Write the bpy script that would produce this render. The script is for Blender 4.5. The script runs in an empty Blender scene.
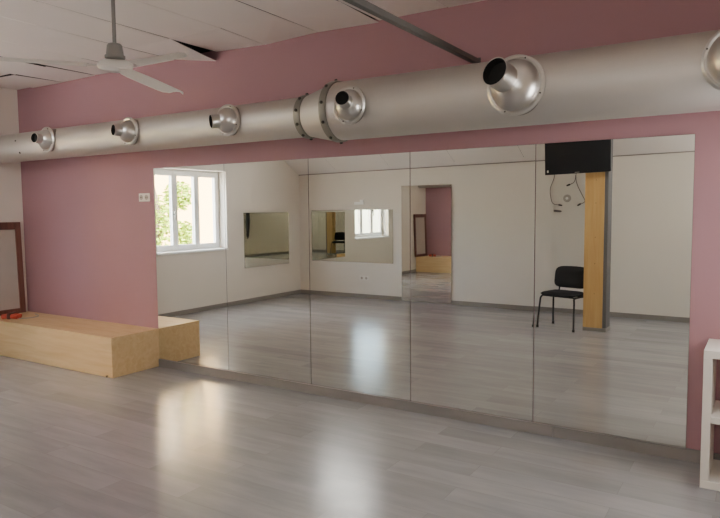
import bpy, bmesh, math, random
from mathutils import Vector, Matrix
random.seed(7)
col = bpy.context.scene.collection
PI = math.pi
# ------------------------------------------------------------------ room numbers (metres)
XL, XR, YB = -2.43, 5.95, -5.62      # left wall, right wall, back wall; mirror wall is y = 0
ZC, ZB, YS = 3.14, 2.36, -4.2        # flat ceiling, height at back wall, where the slope starts
CAM = Vector((5.388, -4.533, 1.624))

# ------------------------------------------------------------------ materials
def new_mat(name):
    m = bpy.data.materials.new(name); m.use_nodes = True
    return m, m.node_tree.nodes, m.node_tree.links, m.node_tree.nodes['Principled BSDF']
def srgb(r, g, b):
    f = lambda c: (c/255/12.92) if c/255 <= .04045 else ((c/255+.055)/1.055)**2.4
    return (f(r), f(g), f(b), 1)
def plain(name, c, rough=.6, metal=0, noise=.06, scale=6, bump=0, bscale=60, spec=.5, stretch=(1,1,1)):
    m, n, l, b = new_mat(name)
    b.inputs['Roughness'].default_value = rough; b.inputs['Metallic'].default_value = metal
    b.inputs['Specular IOR Level'].default_value = spec
    tc = n.new('ShaderNodeTexCoord'); mp = n.new('ShaderNodeMapping'); mp.inputs['Scale'].default_value = stretch
    l.new(tc.outputs['Object'], mp.inputs['Vector'])
    nz = n.new('ShaderNodeTexNoise'); nz.inputs['Scale'].default_value = scale; nz.inputs['Detail'].default_value = 4
    l.new(mp.outputs[0], nz.inputs['Vector'])
    mx = n.new('ShaderNodeMix'); mx.data_type = 'RGBA'
    mx.inputs[6].default_value = tuple(v*(1-noise) for v in c[:3])+(1,)
    mx.inputs[7].default_value = tuple(min(1, v*(1+noise)) for v in c[:3])+(1,)
    l.new(nz.outputs['Fac'], mx.inputs[0]); l.new(mx.outputs[2], b.inputs['Base Color'])
    if bump:
        n2 = n.new('ShaderNodeTexNoise'); n2.inputs['Scale'].default_value = bscale
        l.new(mp.outputs[0], n2.inputs['Vector'])
        bp = n.new('ShaderNodeBump'); bp.inputs['Strength'].default_value = bump; bp.inputs['Distance'].default_value = .01
        l.new(n2.outputs['Fac'], bp.inputs['Height']); l.new(bp.outputs[0], b.inputs['Normal'])
    return m
def mirror_mat(name, c):
    m, n, l, b = new_mat(name)
    b.inputs['Base Color'].default_value = c; b.inputs['Metallic'].default_value = 1; b.inputs['Roughness'].default_value = 0
    return m
def floor_mat():
    m, n, l, b = new_mat('grey_laminate')
    tc = n.new('ShaderNodeTexCoord')
    br = n.new('ShaderNodeTexBrick'); br.offset = .37; br.offset_frequency = 2
    br.inputs['Scale'].default_value = 1; br.inputs['Brick Width'].default_value = 1.3; br.inputs['Row Height'].default_value = .19
    br.inputs['Mortar Size'].default_value = .0016; br.inputs['Mortar Smooth'].default_value = .2; br.inputs['Bias'].default_value = 0
    br.inputs['Color1'].default_value = (.2, .2, .2, 1); br.inputs['Color2'].default_value = (.8, .8, .8, 1); br.inputs['Mortar'].default_value = (.5, .5, .5, 1)
    l.new(tc.outputs['Object'], br.inputs['Vector'])
    mp = n.new('ShaderNodeMapping'); mp.inputs['Scale'].default_value = (.9, 6, 1)
    ad = n.new('ShaderNodeVectorMath'); ad.operation = 'MULTIPLY_ADD'
    ad.inputs[1].default_value = (7, 3, 0)
    l.new(br.outputs['Color'], ad.inputs[0]); l.new(tc.outputs['Object'], ad.inputs[2]); l.new(ad.outputs[0], mp.inputs['Vector'])
    nz = n.new('ShaderNodeTexNoise'); nz.inputs['Scale'].default_value = 1.6; nz.inputs['Detail'].default_value = 6; nz.inputs['Roughness'].default_value = .62
    l.new(mp.outputs[0], nz.inputs['Vector'])
    r = n.new('ShaderNodeValToRGB'); r.color_ramp.elements[0].position = .25; r.color_ramp.elements[1].position = .75
    r.color_ramp.elements[0].color = srgb(*FLOOR_LO); r.color_ramp.elements[1].color = srgb(*FLOOR_HI)
    l.new(nz.outputs['Fac'], r.inputs[0])
    mx = n.new('ShaderNodeMix'); mx.data_type = 'RGBA'; mx.blend_type = 'OVERLAY'; mx.inputs[0].default_value = .15
    l.new(r.outputs[0], mx.inputs[6]); l.new(br.outputs['Color'], mx.inputs[7])
    mo = n.new('ShaderNodeMix'); mo.data_type = 'RGBA'; mo.inputs[7].default_value = srgb(70, 66, 64)
    ml = n.new('ShaderNodeMath'); ml.operation = 'MULTIPLY'; ml.inputs[1].default_value = .25
    l.new(br.outputs['Fac'], ml.inputs[0]); l.new(ml.outputs[0], mo.inputs[0]); l.new(mx.outputs[2], mo.inputs[6])
    l.new(mo.outputs[2], b.inputs['Base Color'])
    rr = n.new('ShaderNodeMapRange'); rr.inputs['To Min'].default_value = .17; rr.inputs['To Max'].default_value = .235
    l.new(nz.outputs['Fac'], rr.inputs['Value']); l.new(rr.outputs[0], b.inputs['Roughness'])
    bp = n.new('ShaderNodeBump'); bp.inputs['Strength'].default_value = .05; bp.inputs['Distance'].default_value = .002
    l.new(nz.outputs['Fac'], bp.inputs['Height']); l.new(bp.outputs[0], b.inputs['Normal'])
    b.inputs['Specular IOR Level'].default_value = .9
    return m
def wood_mat(name, lo, hi, stretch=(1.2, 14, 14), scale=1.5, rough=.45):
    m, n, l, b = new_mat(name)
    tc = n.new('ShaderNodeTexCoord'); mp = n.new('ShaderNodeMapping'); mp.inputs['Scale'].default_value = stretch
    l.new(tc.outputs['Object'], mp.inputs['Vector'])
    nz = n.new('ShaderNodeTexNoise'); nz.inputs['Scale'].default_value = scale; nz.inputs['Detail'].default_value = 5; nz.inputs['Distortion'].default_value = .6
    l.new(mp.outputs[0], nz.inputs['Vector'])
    r = n.new('ShaderNodeValToRGB'); r.color_ramp.elements[0].position = .3; r.color_ramp.elements[1].position = .7
    r.color_ramp.elements[0].color = srgb(*lo); r.color_ramp.elements[1].color = srgb(*hi)
    l.new(nz.outputs['Fac'], r.inputs[0]); l.new(r.outputs[0], b.inputs['Base Color'])
    b.inputs['Roughness'].default_value = rough
    return m
FLOOR_LO, FLOOR_HI = (134, 134, 138), (154, 153, 155)
M = dict(
    floor=floor_mat(),
    pink=plain('dusty_pink_paint', srgb(164, 123, 130), .75, noise=.03, scale=1.3, bump=.05),
    white=plain('off_white_paint', srgb(221, 214, 203), .8, noise=.03, scale=1.1, bump=.06),
    tile=plain('ceiling_tile', srgb(236, 228, 223), .85, noise=.04, scale=2, bump=.05),
    void=plain('plenum_shade', srgb(24, 22, 21), .9),
    skirt=plain('grey_skirting', srgb(138, 132, 126), .5, noise=.1, scale=4),
    underskirt=plain('laminate_skirting', srgb(132, 127, 125), .4, noise=.16, scale=3, stretch=(1, 6, 6)),
    mirror=mirror_mat('silver_mirror', (.84, .845, .80, 1)),
    mirror_old=mirror_mat('smoky_mirror', (.73, .74, .68, 1)),
    glass_edge=plain('mirror_edge', srgb(72, 78, 72), .4),
    metal=plain('brushed_aluminium', srgb(204, 199, 193), .55, 1, noise=.05, scale=3, bump=.06, bscale=20, stretch=(.6, 3, 3)),
    metal_b=plain('spun_aluminium', srgb(205, 202, 197), .3, 1, noise=.04, scale=8),
    metal_d=plain('galvanised_collar', srgb(150, 147, 138), .5, 1, noise=.08, scale=8),
    bolt=plain('dark_bolt', srgb(70, 68, 62), .5, .6),
    hole=plain('hole_shade_rubber', srgb(28, 26, 24), .9),  # near-black stands in for shade inside openings; also the rubber feet
    birch=wood_mat('birch_ply', (204, 170, 122), (218, 188, 142)),
    pine=wood_mat('pillar_ply', (188, 148, 90), (204, 168, 110), (14, 14, 1.2)),
    redwood=wood_mat('red_brown_wood', (88, 54, 46), (122, 76, 64), (10, 10, 1)),
    board=plain('pale_board', srgb(178, 171, 162), .7),
    gloss=plain('white_lacquer', srgb(228, 222, 214), .35, noise=.02),
    fan=plain('cream_enamel', srgb(212, 208, 202), .35, noise=.02),
    fan_d=plain('grey_enamel', srgb(128, 124, 119), .45),
    black=plain('black_fabric', srgb(26, 26, 29), .8, bump=.15, bscale=200),
    blackp=plain('black_plastic', srgb(20, 20, 24), .35, noise=.1),
    screen=plain('dark_screen', srgb(16, 17, 21), .45),
    grey=plain('grey_render', srgb(104, 102, 102), .8),
    beam=plain('grey_steel', srgb(96, 94, 90), .6, .2),
    red=plain('red_rubber', srgb(176, 66, 46), .6, noise=.2, scale=20),
    pvc=plain('white_pvc', srgb(242, 242, 240), .3, noise=.01),
    cable=plain('grey_cable', srgb(116, 108, 104), .6),
    cream=plain('sunlit_cream_render', srgb(230, 184, 118), .9, noise=.04, scale=.6),
    leaf=plain('leaf_green', srgb(128, 150, 12), .6, noise=.35, scale=5),
    bark=plain('bark', srgb(96, 82, 62), .9, noise=.3),
    ground=plain('outdoor_paving', srgb(170, 162, 148), .9),
    shirt=plain('grey_cloth', srgb(90, 90, 90), .8),
)
gl, gn, gk, gb = new_mat('window_glass')
gb.inputs['Transmission Weight'].default_value = 1; gb.inputs['Roughness'].default_value = 0; gb.inputs['IOR'].default_value = 1.0
gb.inputs['Base Color'].default_value = (.97, .99, .98, 1)
M['glass'] = gl

# ------------------------------------------------------------------ mesh helpers
def bm_(): return bmesh.new()
def box(bm, x0, x1, y0, y1, z0, z1, mat=None):
    vs = [Vector((x, y, z)) for x in (x0, x1) for y in (y0, y1) for z in (z0, z1)]
    if mat is not None: vs = [mat @ v for v in vs]
    v = [bm.verts.new(p) for p in vs]
    for f in ((0,1,3,2),(4,6,7,5),(0,4,5,1),(2,3,7,6),(0,2,6,4),(1,5,7,3)): bm.faces.new([v[i] for i in f])
def frame_of(d):
    d = Vector(d).normalized(); a = Vector((0,0,1)) if abs(d.z) < .9 else Vector((1,0,0))
    u = d.cross(a).normalized(); return u, d.cross(u).normalized(), d
def rings(bm, prof, o, d, seg=32, cap0=True, cap1=True):
    """revolve [(distance along d, radius)...] about the axis through o along d"""
    u, w, d = frame_of(d); o = Vector(o); R = []
    for t, r in prof:
        R.append([bm.verts.new(o + d*t + (u*math.cos(2*PI*k/seg) + w*math.sin(2*PI*k/seg))*max(r, 1e-4)) for k in range(seg)])
    for a, b in zip(R, R[1:]):
        for k in range(seg): bm.faces.new((a[k], a[(k+1) % seg], b[(k+1) % seg], b[k]))
    if cap0: bm.faces.new(R[0][::-1])
    if cap1: bm.faces.new(R[-1])
def tube(bm, pts, r, seg=10):
    pts = [Vector(p) for p in pts]; R = []
    t0 = (pts[1]-pts[0]).normalized(); u, w, _ = frame_of(t0)
    for i, p in enumerate(pts):
        t = (pts[min(i+1, len(pts)-1)] - pts[max(i-1, 0)]).normalized()
        u = (u - t*u.dot(t)).normalized(); w = t.cross(u)
        R.append([bm.verts.new(p + (u*math.cos(2*PI*k/seg) + w*math.sin(2*PI*k/seg))*r) for k in range(seg)])
    for a, b in zip(R, R[1:]):
        for k in range(seg): bm.faces.new((a[k], a[(k+1) % seg], b[(k+1) % seg], b[k]))
    bm.faces.new(R[0][::-1]); bm.faces.new(R[-1])
def smooth_path(pts, n=6):
    P = [Vector(p) for p in pts]; P = [P[0]]+P+[P[-1]]; out = []
    for i in range(1, len(P)-2):
        for k in range(n):
            t = k/n
            out.append(.5*((2*P[i]) + (P[i+1]-P[i-1])*t + (2*P[i-1]-5*P[i]+4*P[i+1]-P[i+2])*t*t + (3*P[i]-P[i-1]-3*P[i+1]+P[i+2])*t**3))
    out.append(P[-2]); return out
def obj(name, bm, mat, parent=None, bevel=0, smooth=False, seg=2):
    me = bpy.data.meshes.new(name)
    bmesh.ops.recalc_face_normals(bm, faces=bm.faces); bm.to_mesh(me); bm.free()
    for m in (mat if isinstance(mat, (list, tuple)) else [mat]): me.materials.append(M[m])
    o = bpy.data.objects.new(name, me); col.objects.link(o)
    if smooth:
        for p in me.polygons: p.use_smooth = True
        try: me.set_sharp_from_angle(angle=math.radians(38))
        except Exception: pass
    if parent:
        o.parent = parent; o.matrix_parent_inverse = parent_inv(parent)
    if bevel:
        md = o.modifiers.new('bevel', 'BEVEL'); md.width = bevel; md.segments = seg; md.limit_method = 'ANGLE'
        md.harden_normals = False
    return o
def parent_inv(p):
    m = Matrix.Identity(4); chain = []
    while p: chain.append(p); p = p.parent
    for q in reversed(chain): m = m @ q.matrix_parent_inverse @ q.matrix_basis
    return m.inverted()
def tag(o, label, cat, group=None, kind=None):
    o['label'] = label; o['category'] = cat
    if group: o['group'] = group
    if kind: o['kind'] = kind
    return o
def thing(name, label, cat, loc=(0,0,0), group=None):
    o = bpy.data.objects.new(name, None); o.empty_display_size = .1; col.objects.link(o); o.location = loc
    return tag(o, label, cat, group)
def struct(name, bm, mat, parent=None, label=None, cat=None, **k):
    o = obj(name, bm, mat, parent, **k)
    if parent is None:
        o['kind'] = 'structure'
        if label: o['label'] = label; o['category'] = cat
    return o

# ------------------------------------------------------------------ shell
T = .25
b = bm_(); box(b, XL-T, XR+T, YB-T, T, -.12, 0)
struct('floor', b, 'floor', label='glossy grey wood-look laminate plank floor across the whole studio', cat='floor')
b = bm_(); box(b, XL-T, XR+T, 0, T, 0, ZC+.3)
struct('wall_front', b, 'pink', label='dusty pink painted wall behind the big mirrors and duct', cat='wall')
b = bm_(); box(b, XL-T, XR+T, YB-T, YB, 0, ZC+.3)
struct('wall_back', b, 'white', label='white back wall opposite the big mirrors, seen reflected', cat='wall')
b = bm_(); box(b, XR, XR+T, YB, 0, 0, ZC+.3)
struct('wall_right', b, 'white', label='white wall on the right side behind the white shelf', cat='wall')
WY0, WY1, WZ0, WZ1 = -3.58, -2.07, 1.0, 2.31
b = bm_()
box(b, XL-T, XL, YB, 0, 0, WZ0); box(b, XL-T, XL, YB, 0, WZ1, ZC+.3)
box(b, XL-T, XL, YB, WY0, WZ0, WZ1); box(b, XL-T, XL, WY1, 0, WZ0, WZ1)
struct('wall_left', b, 'white', label='white wall on the left holding the daylight window', cat='wall')

# ceiling: suspended tiles with open joints, flat then sloping down to the back wall
def ceil_z(y, x=0):
    zb = 2.338 + .011*(x-XL)
    return ZC if y > YS else ZC + (zb-ZC)*(YS-y)/(YS-YB)
b = bm_(); g = .0045; th = .003
xs = [XL, -2.10, -1.5, -.9, -.33, .36, .93, 1.53, 2.12, 2.72, 3.32, 3.92, 4.52, 5.12, 5.72, XR]
ys = [0, -.56, -1.76, -2.96, YS]
def quadtile(c4, drop=0):
    lo = [b.verts.new(p) for p in c4]; hi = [b.verts.new(Vector(p)+Vector((0,0,th))) for p in c4]
    b.faces.new(lo); b.faces.new(hi[::-1])
    for k in range(4): b.faces.new((lo[k], lo[(k+1) % 4], hi[(k+1) % 4], hi[k]))
sag = {(5,0):(0,0,0,.085), (2,0):(.01,.016,.013,.006), (1,0):(.01,.012,.026,.014), (3,0):(0,0,0,.008), (2,1):(.02,0,0,.02), (6,0):(.0,.0,.0,.02), (7,0):(.02,0,0,.0), (8,0):(.0,0,0,.015)}
for i, (x0, x1) in enumerate(zip(xs, xs[1:])):
    for j, (y0, y1) in enumerate(zip(ys, ys[1:])):
        s = sag.get((i, j), (0,0,0,0))     # drop at (x0,y0),(x0,y1),(x1,y1),(x1,y0)
        gy = -.002
        w = [random.uniform(0, .004) for _ in range(4)]
        quadtile([(x0+g, y0-gy, ZC-s[0]-w[0]), (x0+g, y1+gy, ZC-s[1]-w[1]), (x1-g, y1+gy, ZC-s[2]-w[2]), (x1-g, y0-gy, ZC-s[3]-w[3])])
for i, (x0, x1) in enumerate(zip(xs[::2], xs[2::2]+[XR])):
    if x1 <= x0: continue
    y0, y1 = YS, YB
    quadtile([(x0+g*.5, y0, ZC), (x0+g*.5, y1, ceil_z(y1, x0)), (x1-g*.5, y1, ceil_z(y1, x1)), (x1-g*.5, y0, ZC)])
struct('ceiling', b, 'tile', label='off-white suspended tile ceiling with loose sagging edge tiles', cat='ceiling')
b = bm_(); box(b, XL, XR, YS, 0, ZC+.012, ZC+.2)
vs = [(XL,YS,ZC+.2),(XR,YS,ZC+.2),(XR,YB,2.50),(XL,YB,2.40)]
lo = [b.verts.new(v) for v in vs]; hi = [b.verts.new((v[0],v[1],v[2]+.05)) for v in vs]
b.faces.new(lo); b.faces.new(hi[::-1])
for k in range(4): b.faces.new((lo[k], lo[(k+1)%4], hi[(k+1)%4], hi[k]))
struct('ceiling_deck', b, 'void')  # near-black sheet close above the tiles, paints the shade seen through the joints
b = bm_(); box(b, XL, XR, YB+.001, YB+.010, -.011, .011, Matrix.Translation((0, 0, 2.338+.011*-XL)) @ Matrix.Rotation(-.011, 4, 'Y'))
struct('trim_1', b, 'skirt')
# skirting boards
b = bm_(); box(b, XL+.012, XR, YB, YB+.014, 0, .07); struct('baseboard_back', b, 'skirt')
b = bm_(); box(b, XL, XL+.012, YB, -.6, 0, .07); struct('baseboard_left', b, 'skirt')
b = bm_(); box(b, XR-.012, XR, YB+.02, -.02, 0, .07); struct('baseboard_right', b, 'skirt')
b = bm_(); box(b, .003, 4.148, -.018, 0, 0, .08); box(b, 4.151, XR-.014, -.018, 0, 0, .08)
struct('baseboard_front', b, 'underskirt')

# ------------------------------------------------------------------ left window (recessed)
win = bpy.data.objects.new('window_1', None); col.objects.link(win); win.location = (XL-.2, (WY0+WY1)/2, WZ0); win['kind'] = 'structure'
tag(win, 'white three-light window in the left wall, trees outside', 'window', kind='structure')
fx0, fx1 = XL-.235, XL-.175
b = bm_(); f = .05
box(b, fx0, fx1, WY0, WY0+f, WZ0, WZ1); box(b, fx0, fx1, WY1-f, WY1, WZ0, WZ1)
box(b, fx0, fx1, WY0+f, WY1-f, WZ0, WZ0+f); box(b, fx0, fx1, WY0+f, WY1-f, WZ1-f, WZ1)
obj('window_frame', b, 'pvc', win, bevel=.004)
W = (WY1-WY0-2*f)/3
for k in range(3):
    y0 = WY0+f+k*W; y1 = y0+W; s = .055; a0, a1 = fx0+.008, fx1+.014
    b = bm_()
    box(b, a0, a1, y0, y0+s, WZ0+f, WZ1-f); box(b, a0, a1, y1-s, y1, WZ0+f, WZ1-f)
    box(b, a0, a1, y0+s, y1-s, WZ0+f, WZ0+f+s); box(b, a0, a1, y0+s, y1-s, WZ1-f-s, WZ1-f)
    sash = obj('sash', b, 'pvc', win, bevel=.004)
    b = bm_(); box(b, fx0+.03, fx0+.034, y0+s, y1-s, WZ0+f+s, WZ1-f-s); obj('pane', b, 'glass', sash)
    if k == 2:
        b = bm_(); box(b, a1, a1+.012, y0+.012, y0+.042, 1.58, 1.66); box(b, a1+.03, a1+.045, y0+.018, y0+.036, 1.50, 1.645); box(b, a1+.01, a1+.04, y0+.018, y0+.036, 1.615, 1.645)
        obj('window_handle', b, 'metal_d', sash, bevel=.003)
b = bm_(); box(b, fx1-.01, XL+.03, WY0+.002, WY1-.002, WZ0-.025, WZ0+.008); obj('window_sill', b, 'pvc', win, bevel=.004)

# ------------------------------------------------------------------ mirrors
ZM0, ZM1 = .0826, 2.0825
def mirror_panel(name, x0, x1, ang, label, group, z0=ZM0, z1=ZM1, y=0, m='mirror', inward=-1):
    t = thing(name, label, 'mirror', (x0, y, z0), group)
    b = bm_(); box(b, .0018, x1-x0-.0018, min(0, inward*.004), max(0, inward*.004), 0, z1-z0)
    bk = obj('mirror_backing', b, 'glass_edge'); bk.parent = t
    b = bm_(); box(b, .003, x1-x0-.003, min(inward*.004, inward*.006), max(inward*.004, inward*.006), .0015, z1-z0-.0015)
    gz = obj('mirror_face', b, m); gz.parent = t
    t.rotation_euler = (0, 0, ang)
    return t
pl = ['tall frameless wall mirror showing the window, left end of the row',
      'tall frameless wall mirror beside the window reflection, second from the left',
      'tall frameless wall mirror in the middle, reflecting the wide wall mirror opposite',
      'tall frameless wall mirror reflecting the doorway-like tall mirror opposite, fourth along',
      'tall frameless wall mirror showing the television, pillar and chair, right end of the row']
for k in range(5):
    mirror_panel('wall_mirror', k, k+1, -.0064 if k == 4 else 0, pl[k], 'tall mirror panels along the pink wall')
mirror_panel('wide_mirror', -2.14, -.31, 0, 'wide landscape mirror on the back wall reflecting the window and chair', None, .66, 1.645, YB, 'mirror_old', 1)
mirror_panel('tall_mirror', -.13, .845, 0, 'tall narrow mirror on the back wall reflecting pink wall and box', None, .02, 2.06, YB+.015, 'mirror', 1)
t = thing('side_mirror', 'squarish landscape mirror on the left wall past the window', 'mirror', (XL+.02, -5.24, .625))
t.rotation_euler = (0, 0, .015)
b = bm_(); box(b, 0, .004, 0, 1.24, 0, .985); o = obj('mirror_backing', b, 'glass_edge'); o.parent = t
b = bm_(); box(b, .004, .006, .002, 1.238, .002, .983); o = obj('mirror_face', b, 'mirror_old'); o.parent = t
SIDE_MIRROR = t

# ------------------------------------------------------------------ duct
AY, AZ1, AZ2, R1, R2 = -.365, 2.374, 2.388, .158, .219
J1, J2 = 2.27, 2.57
duct = thing('air_duct', 'long round silver ventilation duct running along the pink wall', 'duct', (2, AY, AZ2))
b = bm_(); rings(b, [(0, R1), (J1-XL+.0, R1)], (XL, AY, AZ1), (1,0,0), 64, False, False)
obj('narrow_section', b, 'metal', duct, smooth=True)
b = bm_(); rings(b, [(0, R1+.002), (.05, R1+.006), (.26, R2-.004), (.30, R2)], (J1, AY, AZ1), (1,0,.02), 64, False, False)
obj('reducer', b, 'metal', duct, smooth=True)
b = bm_(); rings(b, [(0, R2), (XR-J2, R2)], (J2, AY, AZ2), (1,0,0), 64, False, False)
obj('wide_section', b, 'metal', duct, smooth=True)
for x, r, z in ((J1-.015, R1, AZ1), (J2-.03, R2, AZ2)):
    b = bm_(); rings(b, [(0, r-.002), (0, r+.010), (.008, r+.013), (.052, r+.013), (.06, r+.010), (.06, r-.002)], (x, AY, z), (1,0,0), 64, False, False)
    c_ = obj('collar', b, 'metal_d', duct, smooth=True)
    for k in range(10):
        a = 2*PI*k/10 + .45; d = Vector((0, math.cos(a), math.sin(a)))
        b = bm_(); rings(b, [(0, .012), (.014, .012), (.018, .007)], Vector((x+.03, AY, z))+d*(r+.008), d, 8)
        obj('bolt', b, 'bolt', c_)
for x in (-.55, .95, 3.25, 4.75):
    r, z = (R1, AZ1) if x < J1 else (R2, AZ2)
    b = bm_(); rings(b, [(0, r), (0, r+.0025), (.008, r+.0035), (.016, r+.0025), (.016, r)], (x, AY, z), (1,0,0), 64, False, False)
    if x not in (.95, 3.25, 4.75, -.55): obj('seam_ring', b, 'metal', duct, smooth=True)
    else: b.free()
# hanger straps over the duct, fixed to the wall
for x in (-1.9, 3.05, 4.7):
    r, z = (R1, AZ1) if x < J1 else (R2, AZ2)
    b = bm_(); box(b, x-.012, x+.012, AY, -.0005, z+r-.006, z+r+.004)
    obj('wall_bracket', b, 'metal_d', duct)
# two rivets at the far left
for dz, dx in ((.05, -1.62), (-.08, -1.57)):
    b = bm_()
    a = math.asin(dz/R1); d = Vector((0, -math.cos(a), math.sin(a)))
    rings(b, [(0, .012), (.008, .010)], Vector((dx, AY, AZ1))+d*(R1-.002), d, 8)
    obj('rivet', b, 'bolt', duct)

def nozzle(x, z, ay, rd, fr, nr, R, nd, label):
    """jet nozzle: saddle, flange ring, spun bowl, open neck"""
    yf = ay - rd - .012
    t = thing('jet_nozzle', label, 'air nozzle', (x, yf, z), 'round jet nozzles on the duct')
    o = Vector((x, yf, z)); nd = Vector(nd).normalized()
    b = bm_(); rings(b, [(0, fr-.012), (rd*.75, fr-.012)], o, (0,1,0), 48); obj('saddle', b, 'metal_d', t, smooth=True)
    b = bm_(); rings(b, [(-.0, fr-.03), (-.010, fr-.028), (-.014, fr-.014), (-.006, fr), (.006, fr), (.008, fr-.014), (.004, fr-.03)], o, (0,1,0), 48, False, False)
    fl = obj('flange', b, 'metal_b', t, smooth=True)
    for k in range(4):
        a = PI/4+k*PI/2+.4; p = o + Vector((math.cos(a), 0, math.sin(a)))*(fr-.016)
        b = bm_(); rings(b, [(0, .006), (.017, .005)], p, (0,-1,0), 8); obj('screw', b, 'bolt', fl)
    br = fr-.026; b = bm_()
    prof = [(br*.88*math.sin(a), br*math.cos(a)) for a in [i*PI/2/14 for i in range(15)]]
    rings(b, prof, o, (0,-1,0), 48, True, True); obj('bowl', b, 'metal_b', t, smooth=True)
    s = o + nd*(br*.55); ln = R - br*.55
    b = bm_(); rings(b, [(0, nr*1.03), (ln*.35, nr), (ln-.006, nr), (ln, nr+.003), (ln, nr-.003)], s, nd, 40, False, False)
    nk = obj('neck', b, 'metal_b', t, smooth=True)
    b = bm_(); rings(b, [(ln-.002, nr-.003), (br*.45+.012, nr-.005)], s, nd, 40, False, True); obj('opening_shade', b, 'hole', nk)
    # thin rib plates catching the light round the bowl
    return t
NL = ['small silver jet nozzle nearest the left corner of the duct',
      'small silver jet nozzle second from the left, above the socket',
      'small silver jet nozzle on the narrow duct, last before the bolted collars',
      'small silver jet nozzle just right of the bolted collars, facing out',
      'large silver jet nozzle with wide open neck near the steel bar',
      'large silver jet nozzle cut by the right edge of the photo']
nozzle(-1.00, 2.395, AY, R1, .132, .050, .155, (.15, -.97, .03), NL[0])
nozzle(.31, 2.385, AY, R1, .132, .052, .15, (-.25, -1, .02), NL[1])
nozzle(1.57, 2.385, AY, R1, .132, .056, .145, (-.5, -.86, -.12), NL[2])
nozzle(2.82, 2.385, AY, R2, .138, .052, .17, (.26, -.94, .14), NL[3])
nozzle(4.05, 2.39, AY, R2, .185, .086, .228, (-.26, -.93, .24), NL[4])
nozzle(5.25, 2.40, AY, R2, .185, .086, .228, (.1, -.98, .1), NL[5])

# ------------------------------------------------------------------ steel bar under the ceiling
BX = 3.56
t = thing('steel_bar', 'long grey steel bar running from above the duct towards the ceiling', 'beam', (BX, 0, 2.71))
b = bm_(); box(b, BX-.019, BX+.019, -4.85, -.0, 2.686, 2.694); box(b, BX-.019, BX-.014, -4.85, 0, 2.694, 2.722); box(b, BX+.014, BX+.019, -4.85, 0, 2.694, 2.722)
obj('channel', b, 'beam', t)
b = bm_(); box(b, BX-.024, BX+.024, -.008, 0, 2.672, 2.735); obj('end_plate', b, 'beam', t, bevel=.002)

# ------------------------------------------------------------------ ceiling fan
def ray(px, py):
    yaw, pit, rol = .5638, -.0748, -.0088
    f = Vector((-math.sin(yaw)*math.cos(pit), math.cos(yaw)*math.cos(pit), math.sin(pit)))
    r = Vector((math.cos(yaw), math.sin(yaw), 0)); u = r.cross(f)
    r2 = r*math.cos(rol)+u*math.sin(rol); u2 = u*math.cos(rol)-r*math.sin(rol)
    return r2, u2, f
FC = Vector((1.885, -1.86, 2.549)); FR = .80
fn = Vector((.2819, -.2381, .9294)).normalized()
fan = thing('ceiling_fan', 'cream three-blade ceiling fan hanging on a rod', 'fan', (FC.x, FC.y, ZC))
b = bm_(); rings(b, [(0, .012), (ZC-.003-FC.z-.14, .012)], FC+Vector((0,0,.14)), (0,0,1), 16); obj('rod', b, 'fan_d', fan, smooth=True)
b = bm_(); rings(b, [(0, .02), (.02, .05), (.07, .06), (.08, .06)], (FC.x, FC.y, ZC-.085), (0,0,1), 24); obj('canopy', b, 'fan', fan, smooth=True)
b = bm_(); rings(b, [(0, .050), (.008, .062), (.022, .062), (.024, .054), (.085, .046), (.095, .038), (.1, .02)], FC+Vector((0,0,.04)), (0,0,1), 32); obj('motor_cup', b, 'fan_d', fan, smooth=True)
b = bm_(); rings(b, [(-.035, .05), (-.03, .075), (-.012, .105), (.01, .108), (.03, .08), (.04, .05)], FC, fn, 40); hub = obj('motor_housing', b, 'fan', fan, smooth=True)
e1 = Vector((0,1,0)).cross(fn).normalized(); e2 = fn.cross(e1)
for k in range(3):
    a = 6.062+k*2*PI/3; d = e1*math.cos(a)+e2*math.sin(a); s = fn.cross(d)
    b = bm_(); mt = Matrix((( d.x, s.x, fn.x, FC.x),(d.y, s.y, fn.y, FC.y),(d.z, s.z, fn.z, FC.z),(0,0,0,1)))
    # blade outline: bracket root, widening paddle, slanted tip; pitched and slightly cupped
    st = [(.16, .045), (.22, .058), (.32, .062), (.5, .060), (.68, .056), (.76, .052), (.80, .03)]
    pit = math.radians(-7); top, bot = [], []
    for xx, hw in st:
        rowt, rowb = [], []
        for q in (-1, -.5, 0, .5, 1):
            sk = .02*q if xx > .75 else 0
            yy = q*hw; zz = -yy*math.tan(pit) - .006*(1-q*q)*-1 - (.012 if q == 1 else 0)
            rowt.append(b.verts.new(mt @ Vector((xx+sk, yy, zz+.002)))); rowb.append(b.verts.new(mt @ Vector((xx+sk, yy, zz-.002))))
        top.append(rowt); bot.append(rowb)
    for A, B in zip(top, top[1:]):
        for q in range(4): b.faces.new((A[q], A[q+1], B[q+1], B[q]))
    for A, B in zip(bot, bot[1:]):
        for q in range(4): b.faces.new((A[q], B[q], B[q+1], A[q+1]))
    n_ = len(st)-1
    for q in range(4):
        b.faces.new((top[0][q], bot[0][q], bot[0][q+1], top[0][q+1])); b.faces.new((top[n_][q], top[n_][q+1], bot[n_][q+1], bot[n_][q]))
    for i in range(n_):
        b.faces.new((top[i][0], top[i+1][0], bot[i+1][0], bot[i][0])); b.faces.new((top[i][4], bot[i][4], bot[i+1][4], top[i+1][4]))
    bl = obj('blade', b, 'fan', fan, smooth=True)
    b = bm_(); box(b, .07, .22, -.022, .022, -.006, .0, mt); box(b, .17, .23, -.04, .04, -.008, -.003, mt)
    obj('blade_bracket', b, 'fan', bl, bevel=.002)

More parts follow.
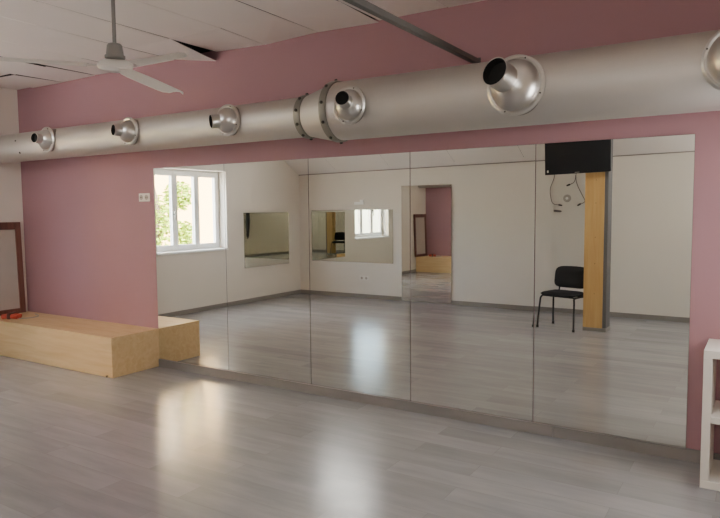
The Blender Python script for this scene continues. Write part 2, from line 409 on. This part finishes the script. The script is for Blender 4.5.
# ------------------------------------------------------------------ wooden platform box (front-left corner)
pf = thing('wooden_platform', 'long low birch plywood platform box along the pink wall', 'platform', (-1.2, -.3, 0))
H, D = .403, .585
b = bm_(); box(b, XL+.002, 0, -D, -.002, H-.018, H); obj('top_board', b, 'birch', pf, bevel=.0015)
b = bm_(); box(b, XL+.002, -.0005, -D, -D+.018, .002, H-.0185); obj('front_board', b, 'birch', pf, bevel=.0015)
b = bm_(); box(b, -.0185, -.0005, -D+.0185, -.002, .002, H-.0185); obj('end_board', b, 'birch', pf, bevel=.0015)
b = bm_(); box(b, XL+.05, -.03, -.02, -.002, 0, H-.02); box(b, XL+.05, XL+.07, -D+.03, -.03, 0, H-.02); obj('hidden_frame', b, 'birch', pf)
b = bm_(); rings(b, [(0, .008), (.012, .011), (.018, .007)], (-.07, -D-.012, .006), (0,-.2,1), 8)
tag(obj('floor_peg', b, 'bark'), 'tiny brown peg on the floor at the platform corner', 'peg')

# leaning framed board on the box
fb = thing('framed_board', 'pale board in a red-brown wooden frame leaning on the left wall', 'frame', (XL+.05, -.38, H))
by0, by1, bh = -.74, -.062, 1.12; lean = math.atan2(.035, bh)
mt = Matrix.Translation((XL+.045, 0, H+.001)) @ Matrix.Rotation(-lean, 4, 'Y')
b = bm_(); w = .068
box(b, 0, .03, by0, by0+w, 0, bh, mt); box(b, 0, .03, by1-w, by1, 0, bh, mt); box(b, 0, .03, by0+w, by1-w, bh-.09, bh, mt); box(b, 0, .03, by0+w, by1-w, 0, .06, mt)
obj('wooden_frame', b, 'redwood', fb, bevel=.003)
b = bm_(); box(b, .006, .014, by0+w-.005, by1-w+.005, .055, bh-.085, mt); obj('board_panel', b, 'board', fb)
# red folded strap
rs = thing('folded_strap', 'small red folded strap bundle lying on the wooden platform', 'strap', (-2.02, -.44, H))
mt = Matrix.Translation((-2.02, -.43, H+.006)) @ Matrix.Rotation(math.radians(28), 4, 'Z')
b = bm_()
for k in range(3):
    pts = [mt @ Vector(p) for p in ((-.09, -.04+k*.035, .022), (-.05, -.04+k*.035, .028), (.05, -.04+k*.035, .028), (.09, -.04+k*.035, .022))]
    tube(b, smooth_path(pts, 4), .027, 8)
obj('strap_folds', b, 'red', rs, smooth=True)
b = bm_(); box(b, -.02, .02, -.075, .065, .0, .068, mt); obj('strap_band', b, 'redwood', rs, bevel=.01)
b = bm_(); tube(b, smooth_path([(-1.93, -.40, H+.007), (-1.86, -.30, H+.007), (-1.9, -.18, H+.007), (-2.1, -.10, H+.007)]), .006, 6)
tag(obj('thin_rod', b, 'board', smooth=True), 'thin pale cord trailing from the red strap on the platform', 'cord')

# ------------------------------------------------------------------ socket on pink wall
def outlet(name, label, cx, z, w, h, y, s, gangs=2):
    t = thing(name, label, 'socket', (cx, y, z))
    b = bm_(); box(b, cx-w/2, cx+w/2, min(y, y+s*.012), max(y, y+s*.012), z-h/2, z+h/2); obj('face_plate', b, 'gloss', t, bevel=.004)
    for k in range(gangs):
        xx = cx - w/2 + w*(k+.5)/gangs
        b = bm_(); rings(b, [(0, h*.30), (.004, h*.32), (.005, h*.27), (.002, h*.25)], (xx, y+s*.011, z), (0, s, 0), 24); r_ = obj('socket_ring', b, 'board', t, smooth=True)
        b = bm_(); rings(b, [(0, .004), (.002, .004)], (xx-.01, y+s*.0135, z), (0, s, 0), 8); rings(b, [(0, .004), (.002, .004)], (xx+.01, y+s*.0135, z), (0, s, 0), 8); obj('pin_hole', b, 'hole', r_)
outlet('double_socket', 'white double socket high on the pink wall beside the mirror', -.15, 1.785, .165, .085, 0, -1)
outlet('wall_socket', 'white double socket low on the back wall under the wide mirror', -.93, .37, .2, .085, YB, 1)
t = thing('emergency_light', 'small white box light on the back wall above the wide mirror', 'lamp', (-1.0, YB, 1.80))
b = bm_(); box(b, -1.12, -.92, YB, YB+.04, 1.74, 1.79); obj('lamp_body', b, 'pvc', t, bevel=.006)
b = bm_(); box(b, -.99, -.92, YB, YB+.05, 1.79, 1.83); obj('lamp_cap', b, 'pvc', t, bevel=.006)

# ------------------------------------------------------------------ white shelf unit
sh = thing('shelf_unit', 'white open cube shelf unit against the pink wall at right', 'shelf', (5.49, -.22, 0))
sx0, sx1, sy0, sy1, sz = 5.11, 5.88, -.415, -.02, .81
b = bm_(); box(b, sx0, sx1, sy0, sy1, sz-.045, sz); obj('top_panel', b, 'gloss', sh, bevel=.002)
b = bm_(); box(b, sx0, sx1, sy0, sy1, 0, .045); obj('bottom_panel', b, 'gloss', sh, bevel=.002)
for x in (sx0, sx1-.045):
    b = bm_(); box(b, x, x+.045, sy0, sy1, .0455, sz-.0455); obj('side_panel', b, 'gloss', sh, bevel=.002)
b = bm_(); box(b, (sx0+sx1)/2-.008, (sx0+sx1)/2+.008, sy0+.005, sy1, .0455, sz-.0455); obj('divider', b, 'gloss', sh)
for x0, x1 in ((sx0+.0455, (sx0+sx1)/2-.0085), ((sx0+sx1)/2+.0085, sx1-.0455)):
    b = bm_(); box(b, x0, x1, sy0+.003, sy1, .388, .425); obj('shelf_board', b, 'gloss', sh, bevel=.001)

# ------------------------------------------------------------------ pillar, television, chair (behind the viewer, seen in the mirror)
PX0, PX1, PY0, PY1 = 3.295, 3.585, -4.53, -4.28
t = thing('clad_pillar', 'square pillar clad in golden plywood on its front', 'pillar', (3.45, -4.45, 0))
b = bm_(); box(b, PX0+.019, PX1, PY0, PY1-.019, 0, 2.93); obj('pillar_core', b, 'grey', t)
b = bm_(); box(b, PX0, PX1-.045, PY1-.0185, PY1, .045, 2.95); obj('plywood_cladding', b, 'pine', t, bevel=.001)
b = bm_(); box(b, PX0, PX0+.0185, PY0, PY1-.019, .045, 2.9); obj('side_cladding', b, 'pine', t, bevel=.001)
b = bm_(); box(b, PX0-.004, PX1+.006, PY0-.006, PY1+.006, 0, .045); obj('plinth', b, 'skirt', t)
for z in (.5, .9, 1.25, 1.7, 2.0):
    b = bm_(); rings(b, [(0, .006), (.001, .005)], (PX0+.14, PY1-.0005, z), (0,1,0), 8); obj('screw_head', b, 'bolt', t)

tv = thing('television', 'black flat television mounted high on the plywood pillar', 'television', (3.2, -4.2, 2.05))
tx0, tx1, tz0, tz1 = 2.785, 3.635, 2.092, 2.585
b = bm_(); box(b, tx0, tx1, -4.235, -4.195, tz0, tz1); obj('tv_body', b, 'blackp', tv, bevel=.006)
b = bm_(); box(b, tx0+.015, tx1-.015, -4.196, -4.1935, tz0+.03, tz1-.015); obj('tv_screen', b, 'screen', tv)
b = bm_(); box(b, 3.33, 3.53, PY1, -4.235, 2.2, 2.4); obj('tv_bracket', b, 'bolt', tv)
b = bm_(); box(b, (tx0+tx1)/2-.03, (tx0+tx1)/2+.03, -4.1955, -4.1935, tz0+.010, tz0+.018); obj('badge', b, 'board', tv)
b = bm_(); box(b, tx0+.03, tx0+.05, -4.1955, -4.1925, tz0+.03, tz0+.06); obj('sticker', b, 'gloss', tv)

tv.rotation_euler = (0, math.radians(-1.3), 0)
wy = YB+.012
outb = thing('wall_junction', 'round white cable outlet on the back wall below the television', 'outlet', (2.70, YB, 1.79))
b = bm_(); rings(b, [(0, .06), (.02, .058), (.026, .045), (.018, .03)], (2.70, YB, 1.79), (0,1,0), 32); obj('outlet_ring', b, 'board', outb, smooth=True)
b = bm_(); rings(b, [(0, .027), (.024, .02)], (2.70, YB, 1.79), (0,1,0), 24); obj('outlet_core', b, 'gloss', outb, smooth=True)
def cable(label, pts, r=.0055, plug=True, cat='cable'):
    t = thing('hanging_cable', label, cat, pts[0], 'loose cables on the back wall')
    b = bm_(); tube(b, smooth_path(pts), r, 8); obj('cable_run', b, 'cable', t, smooth=True)
    if plug:
        e = Vector(pts[-1]); d = (e-Vector(pts[-2])).normalized()
        b = bm_(); rings(b, [(-.01, .010), (.0, .014), (.04, .012), (.05, .006)], e, d, 10); obj('plug', b, 'bolt', t, smooth=True)
cable('thin grey cable curving down left of the round outlet', [(2.52, wy, 2.4), (2.5, wy, 2.13), (2.44, wy, 1.95), (2.45, wy, 1.80), (2.49, wy, 1.71), (2.58, wy, 1.69)])
cable('thin grey cable hanging down beside the plywood pillar', [(2.84, wy, 2.4), (2.83, wy, 2.12), (2.85, wy, 2.0), (2.92, wy, 1.85), (2.97, wy, 1.74), (2.90, wy, 1.70)])
cable('short grey cable stub with plug just below the television', [(2.83, wy+.02, 2.14), (2.82, wy+.02, 2.06), (2.79, wy+.02, 2.02), (2.74, wy+.02, 2.0)])
b = bm_(); rings(b, [(0, .012), (.02, .018), (.10, .016), (.12, .008)], (2.50, YB+.017, 1.60), (1,0,-.1), 10)
tag(obj('wall_plug', b, 'cable', smooth=True), 'dark plug stub on the back wall, lowest of the cable ends', 'plug')

# chair, faces the big mirror, turned a little
def chair():
    ang = math.radians(180+15)
    base = Vector((3.02, -4.335, 0))
    t = thing('stacking_chair', 'black padded stacking chair with thin metal legs left of the pillar', 'chair', base)
    mt = Matrix.Translation(base) @ Matrix.Rotation(ang, 4, 'Z')   # local: front = -y
    mtp = lambda *p: mt @ Vector(p)
    hw = .272
    for s in (-1, 1):
        b = bm_(); tube(b, smooth_path([mtp(s*hw, -.21, .012), mtp(s*(hw-.015), -.175, .36), mtp(s*(hw-.025), -.16, .425), mtp(s*(hw-.025), -.10, .44), mtp(s*(hw-.025), .1, .44), mtp(s*(hw-.025), .16, .432)], 5), .0125, 10); obj('leg', b, 'blackp', t, smooth=True)
        b = bm_(); tube(b, smooth_path([mtp(s*hw, .19, .012), mtp(s*(hw-.02), .158, .35), mtp(s*(hw-.03), .15, .43)], 5), .0125, 10); obj('leg', b, 'blackp', t, smooth=True)
        b = bm_(); tube(b, smooth_path([mtp(s*(hw-.08), .10, .435), mtp(s*(hw-.08), .19, .445), mtp(s*(hw-.08), .215, .52), mtp(s*(hw-.09), .25, .70)], 5), .011, 10); obj('back_upright', b, 'blackp', t, smooth=True)
        for yy in (-.21, .19):
            b = bm_(); rings(b, [(0, .017), (.03, .016)], mtp(s*hw, yy, 0), (0,0,1), 12); obj('rubber_foot', b, 'hole', t)
    b = bm_(); tube(b, [mtp(-hw+.02, -.12, .438), mtp(hw-.02, -.12, .438)], .010, 8); tube(b, [mtp(-hw+.02, .14, .434), mtp(hw-.02, .14, .434)], .010, 8); obj('seat_frame', b, 'blackp', t, smooth=True)
    # padded seat
    def pad(cx, hx, hy, z0, z1, tf, nx=10, ny=8):
        b = bm_(); T_, B_ = [], []
        for i in range(nx+1):
            rt, rb = [], []
            for j in range(ny+1):
                u = -1+2*i/nx; v = -1+2*j/ny
                k = (1-abs(u)**6)*(1-abs(v)**6)
                # rounded-square outline
                q = 1/max(1, (abs(u)**5+abs(v)**5)**(1/5)) if abs(u) > .01 or abs(v) > .01 else 1
                X, Y = u*q*hx, v*q*hy
                rt.append(b.verts.new(tf(X, Y, (z0+z1)/2 + (z1-z0)/2*k**.4 if k > 0 else (z0+z1)/2)))
                rb.append(b.verts.new(tf(X, Y, (z0+z1)/2 - (z1-z0)/2*k**.4 if k > 0 else (z0+z1)/2-.002)))
            T_.append(rt); B_.append(rb)
        for i in range(nx):
            for j in range(ny):
                b.faces.new((T_[i][j], T_[i+1][j], T_[i+1][j+1], T_[i][j+1])); b.faces.new((B_[i][j], B_[i][j+1], B_[i+1][j+1], B_[i+1][j]))
        def side(a, c): b.faces.new((a[0], a[1], c[1], c[0]))
        for i in range(nx): side((T_[i][0], T_[i+1][0]), (B_[i][0], B_[i+1][0])); side((T_[i+1][ny], T_[i][ny]), (B_[i+1][ny], B_[i][ny]))
        for j in range(ny): side((T_[0][j+1], T_[0][j]), (B_[0][j+1], B_[0][j])); side((T_[nx][j], T_[nx][j+1]), (B_[nx][j], B_[nx][j+1]))
        return b
    obj('seat', pad(0, .255, .22, .445, .505, lambda x, y, z: mtp(x, y-.03, z)), 'black', t, smooth=True)
    def tf(x, y, z):   # x across, y -> up, z -> thickness, curved about the sitter
        zz = .68 + y; yy = .235 + (zz-.69)*.18 + (z) - .05*(x/.23)**2 
        return mtp(x, yy, zz)
    obj('backrest', pad(0, .245, .15, -.022, .022, tf), 'black', t, smooth=True)
chair()

# dark clothing hanging on the right wall (glimpsed through two mirrors)
cj = thing('hanging_jacket', 'black jacket hanging on a wall hook, seen in the side mirror', 'jacket', (XR, -1.5, 1.95))
b = bm_(); tube(b, smooth_path([(XR-.005, -1.3, 2.12), (XR-.03, -1.42, 2.10), (XR-.05, -1.52, 1.98), (XR-.05, -1.56, 1.85)]), .022, 8); obj('jacket_strap', b, 'black', cj, smooth=True)
b = bm_()
rings(b, [(0, .02), (.04, .06), (.16, .085), (.40, .06), (.66, .085), (.95, .06), (1.2, .05), (1.3, .01)], (XR-.08, -1.58, 1.95), (0,.04,-1), 20)
obj('jacket_body', b, 'black', cj, smooth=True)

# ------------------------------------------------------------------ outdoors beyond the left window
b = bm_(); box(b, -24, XL-T, -22, 8, -1.2, -1.0); struct('ground_outside', b, 'ground')
bd = thing('neighbour_building', 'sunlit cream building wall seen outside the window', 'building', (-11, -6, -1))
b = bm_(); box(b, -14, -11, -20, -1, -1, 9); obj('building_wall', b, 'cream', bd)
b = bm_(); box(b, -14.2, -10.8, -20.2, -.8, 9, 9.3); obj('roof_slab', b, 'gloss', bd)
for y in (-16, -10.2):
    b = bm_(); box(b, -11.03, -10.99, y, y+1.1, 3.2, 4.8); obj('window', b, 'grey', bd)
tr = thing('garden_tree', 'bright green leafy tree seen outside the window', 'tree', (-6, -4.6, -1))
b = bm_(); tube(b, smooth_path([(-6, -5.0, -1), (-6.05, -4.95, .6), (-5.95, -5.05, 1.6), (-6.1, -4.9, 2.6)]), .09, 10)
tube(b, smooth_path([(-6, -5.0, .9), (-5.9, -5.4, 1.6), (-6.0, -5.7, 2.3)]), .04, 8); tube(b, smooth_path([(-6, -5.0, .7), (-6.1, -4.5, 1.3), (-6.0, -4.2, 1.9)]), .04, 8)
obj('trunk', b, 'bark', tr, smooth=True)
b = bm_(); rnd = random.Random(3)
blobs = [((-6, -4.55, 1.2), .75), ((-6, -5.75, 2.0), .35), ((-6.1, -5.1, 1.55), .5), ((-5.9, -4.1, 1.9), .6), ((-6, -5.85, 1.1), .35), ((-6.1,-4.8,.5), .7), ((-6.1,-5.9,2.75), .3)]
for c0, rr in blobs:
    for _ in range(int(1500*rr)):
        d = Vector((rnd.gauss(0,1), rnd.gauss(0,1), rnd.gauss(0,1))).normalized()*rr*rnd.random()**.4
        p = Vector(c0)+d; a = Vector((rnd.gauss(0,1), rnd.gauss(0,1), rnd.gauss(0,1))).normalized(); u, w, _n = frame_of(a); L_ = rnd.uniform(.04, .07)
        b.faces.new([b.verts.new(p+u*L_), b.verts.new(p+w*L_*.5), b.verts.new(p-u*L_), b.verts.new(p-w*L_*.5)])
obj('foliage', b, 'leaf', tr)

# ------------------------------------------------------------------ light
def area(name, loc, target, sx, sy, power, color=(1,1,1), spread=180):
    l = bpy.data.lights.new(name, 'AREA'); l.shape = 'RECTANGLE'; l.size = sx; l.size_y = sy; l.energy = power; l.color = color; l.spread = math.radians(spread)
    o = bpy.data.objects.new(name, l); col.objects.link(o); o.location = loc
    o.rotation_euler = (Vector(target)-Vector(loc)).to_track_quat('-Z', 'Y').to_euler(); return o
P = bpy.data.lights.new('window_portal', 'AREA'); P.shape = 'RECTANGLE'; P.size = WY1-WY0; P.size_y = WZ1-WZ0; P.cycles.is_portal = True
po = bpy.data.objects.new('window_portal', P); col.objects.link(po); po.location = (XL-.26, (WY0+WY1)/2, (WZ0+WZ1)/2); po.rotation_euler = (PI/2, 0, -PI/2)
area('room_fill', (4.4, -3.4, 3.05), (4.0, -3.9, 0), 1.6, 1.2, 12, (1, .98, .95))  # added overhead fill, no fixture on the ceiling here
area('left_fill', (-.2, -3.7, 3.02), (-2.0, 0, .9), 1.4, .9, 20, (1, .98, .96))  # unseen fill, added to lift the left end of the pink wall
area('right_fill', (XR-.03, -.85, 1.55), (1.5, -3.6, 1.5), 1.2, 1.2, 23, (1, .97, .94))  # added fill for the right side, set before a solid wall
area('back_fill', (5.2, YB+.06, 2.12), (2.0, -.5, .6), 1.3, .4, 16, (1, .98, .95))  # added fill behind the camera, kept high and out of the mirrors
area('window_boost', (XL-1.3, -2.85, 3.1), (0.3, -3.0, .6), 1.8, 1.0, 2300, (1, .98, .96))  # added lamp outdoors, strengthens the daylight entering the window
S = bpy.data.lights.new('sun', 'SUN'); S.energy = 24; S.angle = .01; S.color = (1, .95, .86)
so = bpy.data.objects.new('sun', S); col.objects.link(so); so.rotation_euler = Vector((-.75, -.25, -.75)).to_track_quat('-Z', 'Y').to_euler()
w = bpy.data.worlds.new('world'); bpy.context.scene.world = w; w.use_nodes = True
nt = w.node_tree; bg = nt.nodes['Background']; sk = nt.nodes.new('ShaderNodeTexSky'); sk.sky_type = 'NISHITA'; sk.sun_disc = False; sk.sun_elevation = math.radians(45); sk.sun_rotation = math.radians(90)
nt.links.new(sk.outputs[0], bg.inputs[0]); bg.inputs[1].default_value = 1.6

# ------------------------------------------------------------------ camera
r2, u2, f_ = ray(0, 0)
cd = bpy.data.cameras.new('camera'); cd.sensor_width = 36; cd.lens = 642.23/720*36; cd.clip_start = .05
co = bpy.data.objects.new('camera', cd); col.objects.link(co)
co.matrix_world = Matrix(((r2.x, u2.x, -f_.x, CAM.x), (r2.y, u2.y, -f_.y, CAM.y), (r2.z, u2.z, -f_.z, CAM.z), (0,0,0,1)))
sc = bpy.context.scene; sc.camera = co
cy = sc.cycles if hasattr(sc, 'cycles') else None
if cy:
    cy.max_bounces = 14; cy.glossy_bounces = 10; cy.diffuse_bounces = 6; cy.transmission_bounces = 10; cy.transparent_max_bounces = 10
    cy.sample_clamp_indirect = 6; cy.caustics_reflective = True; cy.use_denoising = True
sc.view_settings.view_transform = 'AgX'; sc.view_settings.look = 'None'; sc.view_settings.exposure = 1.27
